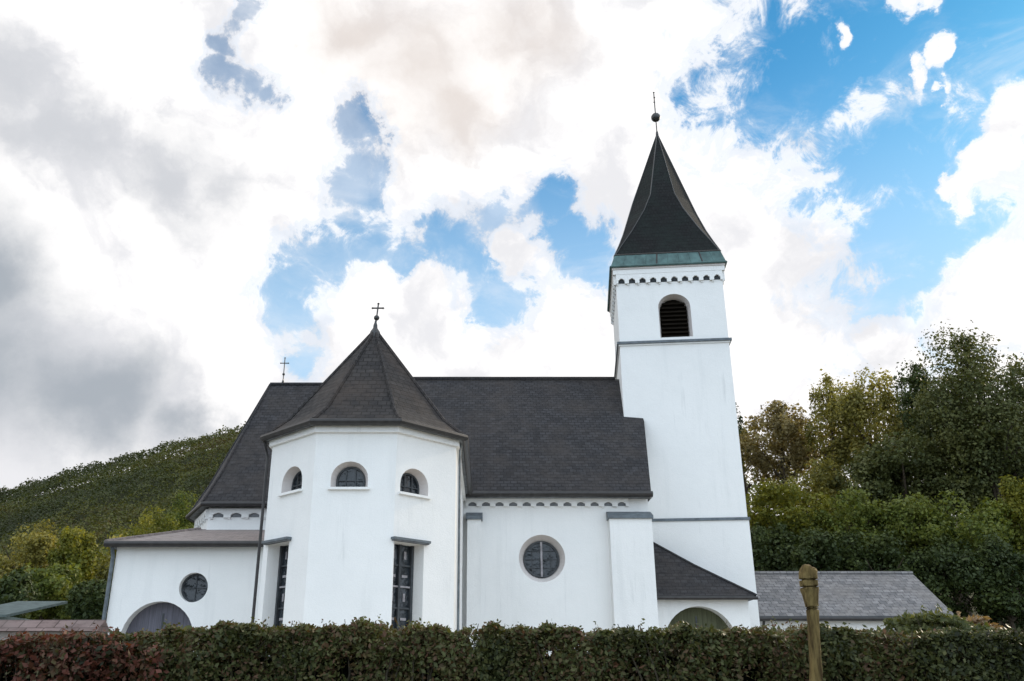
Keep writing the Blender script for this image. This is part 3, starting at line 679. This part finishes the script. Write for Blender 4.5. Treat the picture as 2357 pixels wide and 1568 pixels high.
# ------------------------------------------------------------------ outbuilding on the right
OY = 30.2; oze = at(1950, 1418, OY - .25).z; oxr = at(2200, 1418, OY - .25).x; ORY = 32.5; ozr = at(1900, 1320, ORY).z; oxl = 8.6
ob = empty('outbuilding', (12, 32.5, BASE), 'low white outbuilding with grey tiled gable roof right of the tower', 'outbuilding')
mb = MB(); mb.prism([(oxl, OY), (oxr - .2, OY), (oxr - .2, 34.8), (oxl, 34.8)], G0, oze - .04, M['plaster'])
mb.face([V((oxr - .2, OY + .05, oze - .05)), V((oxr - .2, 34.75, oze - .05)), V((oxr - .2, ORY, ozr - .12))], M['plaster'])
mb.build('wall', ob)
rb = MB(); slab(rb, [V((oxl, OY - .25, oze)), V((oxr, OY - .25, oze)), V((oxr, ORY, ozr)), V((oxl, ORY, ozr))], .1, M['grey_tile'], M['lead'])
slab(rb, [V((oxl, ORY, ozr)), V((oxr, ORY, ozr)), V((oxr, 35.0, oze)), V((oxl, 35.0, oze))], .1, M['grey_tile'], M['lead']); rb.tube([(oxl, ORY, ozr), (oxr, ORY, ozr)], .08, M['grey_tile']); rb.build('roof', ob)
g = MB(); g.tube([(oxl, OY - .3, oze - .09), (oxr + .02, OY - .3, oze - .09)], .07, M['gutter']); g.build('gutter', ob)
g = MB(); g.tube([(oxl + .35, OY - .28, oze - .1), (oxl + .35, OY - .06, oze - .4), (oxl + .35, OY - .06, G0 + .4)], .045, M['gutter']); g.build('downpipe', ob)

# ------------------------------------------------------------------ low wall and shed at the far left
lw = empty('garden_wall', (-9.5, 16, 1.3), 'low stone garden wall with faded pink tile coping above the red-leaved shrub', 'wall')
wa, wb = at(30, 1458, 16), at(232, 1453, 16); mb = MB(); mb.prism([(wa.x - 3, 15.85), (wb.x, 15.85), (wb.x, 16.15), (wa.x - 3, 16.15)], .7, wa.z + .02, plaster('old_wall_render', (.30, .27, .25), (.18, .17, .15))); mb.build('wall', lw)
mb = MB(); cz_ = wa.z + .025; mb.solid([V((x_, y_, z_)) for x_ in (wa.x - 3, wb.x + .05) for (y_, z_) in ((15.7, cz_), (16.3, cz_), (16.0, cz_ + .2))], [(0, 2, 1), (3, 4, 5), (0, 3, 5, 2), (1, 2, 5, 4), (0, 1, 4, 3)], tiles('faded_clay_coping', (.15, .105, .095), (.22, .16, .15), (.07, .05, .045), (.16, .13, .12), .3, .25, .8)); mb.build('coping', lw)
sh = empty('shed', (-13, 21, 1.3), 'small grey-green shed roof just visible at the left edge of the photo', 'shed')
s0, s1 = at(-90, 1418, 21), at(14, 1414, 21); mb = MB(); mb.prism([(s0.x, 21), (s1.x, 21), (s1.x, 23.5), (s0.x, 23.5)], .9, s0.z, simple('grey_green_boards', (.16, .20, .19))); mb.build('wall', sh)
mb = MB(); slab(mb, [V((s0.x - .15, 20.8, s0.z + .02)), V((s1.x + .12, 20.8, s0.z + .02)), V((s1.x + .12, 23.7, s0.z + .55)), V((s0.x - .15, 23.7, s0.z + .55))], .06, simple('zinc_sheet', (.09, .115, .11), .9)); mb.build('roof', sh)

# ------------------------------------------------------------------ trees
bark = simple('bark', (.07, .055, .04), .9, .1, 0, .4, 9)
LM = {
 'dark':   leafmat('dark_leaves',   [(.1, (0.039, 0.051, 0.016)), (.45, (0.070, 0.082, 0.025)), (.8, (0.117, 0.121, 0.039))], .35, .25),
 'olive':  leafmat('olive_leaves',  [(.1, (0.063, 0.063, 0.018)), (.45, (0.157, 0.147, 0.035)), (.8, (0.315, 0.277, 0.081))], .35, .4),
 'tan':    leafmat('tan_leaves', [(.1, (.080, .062, .026)), (.45, (.165, .130, .052)), (.8, (.290, .240, .115))], .6, .4),
 'yellow': leafmat('yellow_green_leaves', [(.1, (0.050, 0.065, 0.009)), (.45, (0.117, 0.128, 0.017)), (.8, (0.211, 0.199, 0.027))], .5, .35),
 'green':  leafmat('green_leaves', [(.1, (.045, .065, .014)), (.42, (.100, .130, .024)), (.62, (.165, .185, .034)), (.85, (.14, .16, .05))], .7, .35),
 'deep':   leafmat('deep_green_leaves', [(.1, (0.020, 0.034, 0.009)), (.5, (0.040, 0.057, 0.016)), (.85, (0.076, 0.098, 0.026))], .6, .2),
 'forest': leafmat('forest_leaves', [(.05, (.018, .024, .010)), (.3, (.040, .050, .018)), (.5, (.058, .068, .020)), (.65, (.105, .110, .026)), (.78, (.070, .058, .022)), (.95, (.095, .066, .024))], .020, .3, isl=.28),
}
def tree(name, x, ytop, ybot, hwpx, Y, mat, label, cat='tree', group=None, n=9000, leaf=.2, dens=1.0, lobes=16, trunk=True, point=0.):
    top = at(x, ytop, Y); bot = at(x, ybot, Y); bx0 = (top.x + bot.x) / 2; gz = ground_z(bx0, Y)
    d = CP * Y + SP * (top.z - EYE); rx = 1.12 * hwpx / F * d; zc = (top.z + bot.z) / 2; rz = (top.z - bot.z) / 2; ry = rx * .9
    root = empty(name, (bx0, Y, gz), label, cat, group); pts = []; nr = []
    lobes = int(lobes * 1.9); per = int(n * 1.9 / lobes)
    for k in range(lobes):
        if k < 3: c = np.array([rng.uniform(-.2, .2), rng.uniform(-.2, .2), [.62, .1, -.35][k]])
        else:
            v = rng.normal(size=3); v /= np.linalg.norm(v); c = v * rng.uniform(.40, .84)
        if point: c[:2] *= 1 - point * max(0, c[2])
        lr = rng.uniform(.17, .40) if k >= 3 else .36
        u = rng.normal(size=(per, 3)); u /= np.linalg.norm(u, axis=1)[:, None]
        bumpy = 1 + .18 * np.sin(u[:, 0] * 7 + k) * np.sin(u[:, 1] * 6 + 2 * k) * np.cos(u[:, 2] * 5)
        rad = lr * bumpy * rng.uniform(.30, 1.12, size=per) ** .5; stray = rng.random(per) < .05; rad[stray] *= rng.uniform(1.1, 1.45, size=stray.sum())
        p = c + u * rad[:, None]; pts.append(p); nr.append(u)
    p = np.concatenate(pts); u = np.concatenate(nr); sc3 = np.array([rx, ry, rz]); ctr = np.array([bx0, Y, zc])
    top_n = p[:, 2].max(); w_ = p * sc3; w_[:, 2] *= 1.0 / top_n; w_ += ctr
    nn = u / sc3; nn /= np.linalg.norm(nn, axis=1)[:, None]; nn[:, 2] += .35
    cl = (np.sin(w_[:, 0] * 5.1 + 1) + np.sin(w_[:, 1] * 4.7) + np.sin(w_[:, 2] * 5.9 + 2)) / 3      # little sprays and holes
    keep = rng.random(len(w_)) < np.clip(.62 + .75 * cl, .12, 1); w_, nn = w_[keep], nn[keep]
    sz = leaf * (.45 + 1.0 * rng.random(len(w_)) ** 1.6)
    quad_mesh('crown', leaf_quads(w_, nn, sz * .86, .7), LM[mat], root)
    if trunk:
        t = MB(); b0 = V((bx0, Y, gz - .2)); hh = zc + rz * .3 - gz; r0 = max(.12, hh * .028)
        t.tube([b0, b0 + V((.05 * rx, 0, hh * .4)), b0 + V((-.04 * rx, .1, hh * .75)), b0 + V((.02, 0, hh))], [r0 * 1.3, r0, r0 * .6, r0 * .2], bark, 8)
        for k in range(9):
            f = rng.uniform(.35, .85); s = b0 + V((0, 0, hh * f)); a_ = rng.uniform(0, 6.28); e = V((bx0 + math.cos(a_) * rx * .62, Y + math.sin(a_) * ry * .62, min(s.z + rx * .6, zc + rz * .6)))
            m_ = s.lerp(e, .5) + V((0, 0, -.05 * rx)); t.tube([s, m_, e], [r0 * .45, r0 * .28, r0 * .06], bark, 5)
        t.build('trunk', root)
    return root
tree('broadleaf_tree', 2262, 738, 1215, 150, 43, 'dark', 'tallest dark green tree at the upper right, topping the whole wood', n=38000, leaf=.19, lobes=36)
tree('broadleaf_tree', 2430, 790, 1230, 125, 45, 'dark', 'dark tree cut off by the right edge of the photo', n=16000, leaf=.2, lobes=18)
tree('broadleaf_tree', 2135, 815, 1150, 78, 46, 'deep', 'narrow blackish tree just left of the tallest tree', n=12000, leaf=.18, point=.3)
tree('broadleaf_tree', 2015, 835, 1140, 105, 50, 'olive', 'sunlit yellow-olive tree left of the tall dark trees', n=20000, leaf=.2, lobes=22)
tree('broadleaf_tree', 1915, 850, 1130, 55, 52, 'olive', 'slim olive tree between the tan tree and the sunlit tree', n=9000, leaf=.19, point=.3)
tree('autumn_tree', 1800, 925, 1140, 102, 55, 'tan', 'tan-brown autumn tree right of the church tower', n=15000, leaf=.22, lobes=20)
tree('broadleaf_tree', 1704, 922, 1150, 26, 57, 'deep', 'thin dark tree against the right edge of the tower', n=4500, leaf=.2, lobes=9, point=.5)
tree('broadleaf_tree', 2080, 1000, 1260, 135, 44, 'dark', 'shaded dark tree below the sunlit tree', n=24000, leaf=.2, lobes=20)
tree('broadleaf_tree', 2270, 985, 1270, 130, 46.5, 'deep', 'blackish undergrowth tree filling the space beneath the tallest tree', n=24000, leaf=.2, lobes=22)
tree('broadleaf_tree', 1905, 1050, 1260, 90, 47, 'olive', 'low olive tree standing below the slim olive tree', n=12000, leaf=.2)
SHR = (
 (1800, 1098, 1300, 118, 40, 'yellow', 'yellow-green bush beside the tower above the outbuilding roof'),
 (1960, 1120, 1330, 100, 39, 'green', 'mid green bush right of the yellow-green bush'),
 (2110, 1130, 1350, 100, 38.5, 'green', 'green bush above the gable end of the outbuilding'),
 (2235, 1122, 1370, 95, 38, 'green', 'green bush below the tallest tree'),
 (2350, 1090, 1370, 85, 38, 'yellow', 'yellowish bush at the right edge below the dark trees'),
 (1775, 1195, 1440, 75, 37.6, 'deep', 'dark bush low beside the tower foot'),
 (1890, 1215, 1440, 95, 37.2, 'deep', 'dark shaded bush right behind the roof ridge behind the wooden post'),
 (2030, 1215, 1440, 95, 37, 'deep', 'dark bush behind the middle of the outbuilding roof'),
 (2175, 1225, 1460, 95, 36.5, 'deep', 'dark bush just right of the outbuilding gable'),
 (2310, 1230, 1460, 90, 36, 'deep', 'dark bush low at the right edge of the photo'))
for (x, yt, yb, h_, Y, m_, lb) in SHR:
    tree('bush', x, yt, yb, h_, Y, m_, lb, 'bush', 'bushes on the bank behind the outbuilding', n=13000, leaf=.17, lobes=16)
for (x, yt, yb, h_, Y, m_, lb) in (
 (55, 1192, 1440, 100, 46, 'olive', 'yellow-olive tree at the left edge of the photo'),
 (175, 1205, 1440, 75, 44, 'yellow', 'yellow-green tree between the left edge and the church annexe'),
 (262, 1228, 1440, 46, 40, 'olive', 'olive tree touching the left corner of the church'),
 (120, 1290, 1450, 75, 36, 'green', 'low green tree in front of the yellow-green tree'),
 (20, 1310, 1450, 60, 33, 'deep', 'dark bush at the left edge above the shed'),
 (215, 1330, 1450, 52, 33, 'deep', 'dark bush beside the annexe downpipe'),
 (335, 1160, 1330, 68, 66, 'yellow', 'yellow-green tree behind the left end of the annexe roof'),
 (420, 1128, 1300, 60, 72, 'green', 'green tree behind the choir corner')):
    tree('broadleaf_tree' if 'tree' in lb.split(' ')[1:3] or 'tree' in lb and 'bush' not in lb else 'bush', x, yt, yb, h_, Y, m_, lb, 'bush' if 'bush' in lb else 'tree', 'trees left of the church', n=12000, leaf=.19, lobes=16)

# far wooded hillside: one mass
qs = []
def vnoise(x, y, sc_, seed):
    """smooth value noise on numpy arrays"""
    gx, gy = x / sc_ + 1000, y / sc_ + 1000; ix, iy = np.floor(gx).astype(int), np.floor(gy).astype(int); fx, fy = gx - ix, gy - iy
    h = lambda a_, b_: np.modf(np.abs(np.sin(a_ * 127.1 + b_ * 311.7 + seed) * 43758.5453))[0]
    fx, fy = fx * fx * (3 - 2 * fx), fy * fy * (3 - 2 * fy)
    return (h(ix, iy) * (1 - fx) + h(ix + 1, iy) * fx) * (1 - fy) + (h(ix, iy + 1) * (1 - fx) + h(ix + 1, iy + 1) * fx) * fy
def canopy(r0, r1, y0, y1, n):
    y = y0 + (y1 - y0) * rng.random(n) ** .8; x = y * rng.uniform(r0, r1, n)
    # crowns on a jittered grid: dome height from the distance to the nearest crown centre
    st = 4.8; best = np.full(n, 9.); hid = np.zeros(n); gx, gy = np.floor(x / st), np.floor(y / st)
    for ox in (-1, 0, 1):
        for oy in (-1, 0, 1):
            a_, b_ = gx + ox, gy + oy; h1_ = np.modf(np.abs(np.sin(a_ * 12.9898 + b_ * 78.233) * 43758.5))[0]; h2_ = np.modf(np.abs(np.sin(a_ * 39.34 + b_ * 11.135) * 24634.6))[0]
            dd = np.hypot(x - (a_ + .2 + .6 * h1_) * st, y - (b_ + .2 + .6 * h2_) * st) / st / (.6 + .7 * h2_); m_ = dd < best; best[m_] = dd[m_]; hid[m_] = h1_[m_]
    dome = np.sqrt(np.clip(1 - np.clip(best, 0, 1) ** 2, 0, 1)); hh = 2.2 + 3.2 * vnoise(x, y, 9, 1.) + 2.5 * hid
    z = np.array([ground_z(float(a_), float(b_)) for a_, b_ in zip(x, y)]) + hh * (.12 + .88 * dome) * 1.15 - rng.random(n) ** 2 * 1.8 + rng.random(n) ** 8 * 1.2
    nr_ = np.tile(np.array([0, -.35, 1.]), (n, 1)); nr_[:, :2] += rng.normal(size=(n, 2)) * .4
    qs.append(leaf_quads(np.stack([x, y, z], 1), nr_, (.28 + .55 * rng.random(n)) * (.55 + .6 * y / 300), .8))
canopy(-.74, -.03, 55, 325, 270000)
canopy(.14, .8, 75, 325, 60000)
f = quad_mesh('forest', np.concatenate(qs), LM['forest']); tag(f, 'far wooded hillside rising behind the church, olive and rust coloured', 'woodland', kind='stuff')

# ------------------------------------------------------------------ hedge in front
LM['hedge'] = leafmat('hedge_leaves', [(.0, (.014, .018, .007)), (.25, (.036, .044, .013)), (.45, (.062, .070, .020)), (.58, (.090, .092, .030)), (.70, (.085, .058, .026)), (.78, (.105, .050, .028)), (.86, (.058, .066, .022)), (.97, (.10, .11, .04))], 1.3, .22, isl=.55)
LM['red'] = leafmat('red_leaves', [(.02, (.020, .024, .010)), (.22, (.050, .032, .014)), (.42, (.100, .034, .020)), (.65, (.135, .045, .032)), (.8, (.065, .060, .024)), (.95, (.11, .10, .05))], 2.2, .25, isl=.8)
LM['light'] = leafmat('light_leaves', [(.05, (.030, .038, .012)), (.4, (.070, .085, .030)), (.8, (.130, .140, .060))], 2.0, .35)
LM['dry'] = leafmat('dry_leaves', [(.05, (.06, .035, .018)), (.4, (.16, .10, .055)), (.8, (.30, .22, .13))], 3.0, .3)
twig = simple('hedge_twigs', (.06, .05, .035), .9, .1)
def hedge(name, pts, y0, y1, mat, label, n, leaf, cat='hedge', zlow=0., ntw=200, group=None):
    """pts: (grid x, grid y of the top) along the hedge; spans depth y0..y1"""
    ym = (y0 + y1) / 2; P = [at(x, y, y0 + .15) for x, y in pts]; X = np.array([p.x for p in P]); Z = np.array([p.z for p in P])
    root = empty(name, ((X[0] + X[-1]) / 2, ym, ground_z(0, ym)), label, cat, group)
    x = rng.uniform(X[0], X[-1], n); fade = min(.9, (X[-1] - X[0]) * .2); keep = rng.random(n) < np.clip((x - X[0]) / fade, .04, 1) * np.clip((X[-1] - x) / fade, .04, 1); x = x[keep]; n = len(x); zt = np.interp(x, X, Z) + .012 * np.sin(x * 7.3) + .012 * np.sin(x * 17.1 + 1) + .012 * np.sin(x * 41)
    # most leaves sit on the top and the two faces; the visible upper half is the densest
    kind = rng.random(n); y = np.empty(n); z = np.empty(n); nr_ = np.zeros((n, 3))
    a_ = kind < .30; b_ = (kind >= .30) & (kind < .80); c_ = kind >= .80
    y[a_] = rng.uniform(y0, y1, a_.sum()); z[a_] = zt[a_] - rng.random(a_.sum()) ** 2 * .22 + rng.normal(size=a_.sum()) * .012; nr_[a_] = (0, -.3, 1)
    y[b_] = y0 + np.abs(rng.normal(size=b_.sum())) * .10 + .05 * np.sin(x[b_] * 9) ; z[b_] = zt[b_] - rng.random(b_.sum()) ** 1.7 * (zt[b_] - zlow); nr_[b_] = (0, -1, .35)
    y[c_] = y1 - np.abs(rng.normal(size=c_.sum())) * .10; z[c_] = zt[c_] - rng.random(c_.sum()) ** 1.4 * (zt[c_] - zlow); nr_[c_] = (0, 1, .35)
    rnd = np.maximum(0, 1 - np.abs(z - zt) / .12) * .06; y += np.where(b_, rnd, np.where(c_, -rnd, 0))
    hole = (np.sin(x * 11 + 2 * np.sin(z * 9)) + np.sin(z * 23 + x * 3.1) + np.sin(x * 27.7 + 1)) / 3
    keep = rng.random(n) < np.clip(.75 + .8 * hole, .1, 1); x, y, z, nr_ = x[keep], y[keep], z[keep], nr_[keep]; n = len(x)
    s_ = leaf * (.4 + 1.1 * rng.random(n) ** 1.4)
    # stray shoots standing out of the top
    ns = int((X[-1] - X[0]) * 9); sx_ = rng.uniform(X[0] * .9 + X[-1] * .1, X[-1] * .9 + X[0] * .1, ns); sh_ = rng.uniform(.02, .09, ns); m = 9
    px_ = np.repeat(sx_, m) + rng.normal(size=ns * m) * .012; pz_ = np.interp(px_, X, Z) + np.repeat(sh_, m) * np.tile(np.linspace(0, 1, m), ns); py_ = np.repeat(rng.uniform(y0 + .05, y1 - .1, ns), m) + rng.normal(size=ns * m) * .012
    x, y, z = np.concatenate([x, px_]), np.concatenate([y, py_]), np.concatenate([z, pz_]); nr_ = np.concatenate([nr_, np.tile([0, -.6, .6], (ns * m, 1))]); s_ = np.concatenate([s_, leaf * rng.uniform(.5, .95, ns * m)])
    quad_mesh('foliage', leaf_quads(np.stack([x, y, z], 1), nr_, s_, .55), LM[mat], root)
    t = MB()
    for k in range(ntw):
        xx = rng.uniform(X[0], X[-1]); yy = rng.uniform(y0 + .04, y1 - .1); zz = float(np.interp(xx, X, Z)); up = rng.random() < .22
        t.tube([(xx, yy, zz - rng.uniform(.5, 1.2)), (xx + rng.uniform(-.06, .06), yy, zz - .25), (xx + rng.uniform(-.12, .12), yy, zz + (rng.uniform(.0, .045) if up else -.04))], [.007, .005, .002], twig, 4)
    # woody core so that no light leaks through the lower half
    t.prism([(X[0] + .1, y0 + .28), (X[-1] - .1, y0 + .28), (X[-1] - .1, y1 - .28), (X[0] + .1, y1 - .28)], 0, float(np.median(Z)) - .13, simple('hedge_core', (.012, .012, .008), 1, .05))
    t.build('twigs', root); return root
hedge('hedge', [(60, 1490), (150, 1482), (240, 1468), (330, 1452), (470, 1452), (600, 1446), (830, 1444), (1060, 1448), (1300, 1452), (1500, 1456), (1700, 1450), (1900, 1452), (2060, 1458), (2200, 1464), (2420, 1462), (2900, 1456)],
      5.2, 6.2, 'hedge', 'dark untrimmed green and brown hedge running across the foreground below the church', 420000, .031, zlow=.1, ntw=700)
hedge('red_shrub', [(-500, 1470), (-100, 1474), (60, 1476), (160, 1468), (225, 1470), (320, 1478), (400, 1500)], 5.0, 6.0, 'red', 'red-brown leaved shrub at the left end of the hedge', 75000, .038, 'shrub', .1, 120)
hedge('creeping_shrub', [(2050, 1462), (2085, 1436), (2130, 1414), (2175, 1420), (2225, 1440), (2290, 1462)], 6.3, 6.9, 'light', 'pale green sprawling shrub rising above the right part of the hedge', 16000, .05, 'shrub', .6, 60)
hedge('dry_shrub', [(2190, 1452), (2225, 1432), (2262, 1436), (2300, 1455)], 6.9, 7.3, 'dry', 'small tan dried shrub behind the hedge at the right', 5000, .05, 'shrub', .6, 30)

# ------------------------------------------------------------------ wooden post
a = MT('weathered_wood', .85, .15); g1_ = a.noise(5, 6, .7, sc=(5, 5, .6)); g2_ = a.noise(3, 4)
a.color(a.mix(a.ramp(g1_, [(.35, (.9, .9, .9)), (.6, (0, 0, 0))]), a.ramp(g2_, [(.3, (.13, .085, .028)), (.7, (.25, .185, .075))]), (.022, .012, .005))); a.bump(g1_, .7, .02); M['wood'] = a.m
YP = 4.75
post = empty('wooden_post', (at(1880, 1560, YP).x, YP, 0), 'gnarled weathered wooden post with a swollen rounded top standing before the hedge', 'post')
t = MB(); ctl = [(1880, 1900, 16), (1878, 1700, 14), (1877, 1560, 13.5), (1875, 1500, 12.5), (1872, 1440, 12.5), (1870, 1405, 13.5), (1867, 1385, 15.5), (1864, 1365, 18), (1861, 1345, 20), (1859, 1325, 20.5), (1860, 1312, 18.5), (1862, 1306, 14), (1863, 1304, 3)]; pts = [at(x, y, YP) for x, y, r in ctl]; rad = [r / F * CP * YP for x, y, r in ctl]; pts = [V((p.x, YP, p.z)) for p in pts]; pts[0].z = -.2
# smooth spline through the control points
P2, R2 = [], []
for i in range(len(pts) - 1):
    for k in range(5):
        tt = k / 5; p0_ = pts[max(i - 1, 0)]; p1_ = pts[i]; p2_ = pts[i + 1]; p3_ = pts[min(i + 2, len(pts) - 1)]
        P2.append(.5 * ((2 * p1_) + (p2_ - p0_) * tt + (2 * p0_ - 5 * p1_ + 4 * p2_ - p3_) * tt ** 2 + (3 * p1_ - p0_ - 3 * p2_ + p3_) * tt ** 3)); R2.append(rad[i] * (1 - tt) + rad[i + 1] * tt)
t.tube(P2, R2, M['wood'], 20)
vv = []
for v in t.v:
    q_ = Vector(v); cx_ = min(zip(P2, range(len(P2))), key=lambda t_: abs(t_[0].z - q_.z))[0].x; ax_r = math.atan2(q_.y - YP, q_.x - cx_); sq = 1 / max(abs(math.cos(ax_r)), abs(math.sin(ax_r))) ** .7; q_ = Vector((cx_ + (q_.x - cx_) * sq * .96, YP + (q_.y - YP) * sq * .96, q_.z)); an = math.atan2(q_.y - YP, q_.x - at(1868, 1400, YP).x); hd = .45 + .7 * sm(at(0, 1420, YP).z, at(0, 1350, YP).z, q_.z); j = (math.sin(q_.z * 60 + an * 3) + math.sin(q_.z * 131 - an * 5) * .6 + math.sin(an * 9) * .7) * .0022 * hd + math.sin(q_.z * 9) * .002; vv.append((q_.x + j, q_.y + j * .8, q_.z + j * .5 * hd))
t.v = vv; t.build('shaft', post, True)
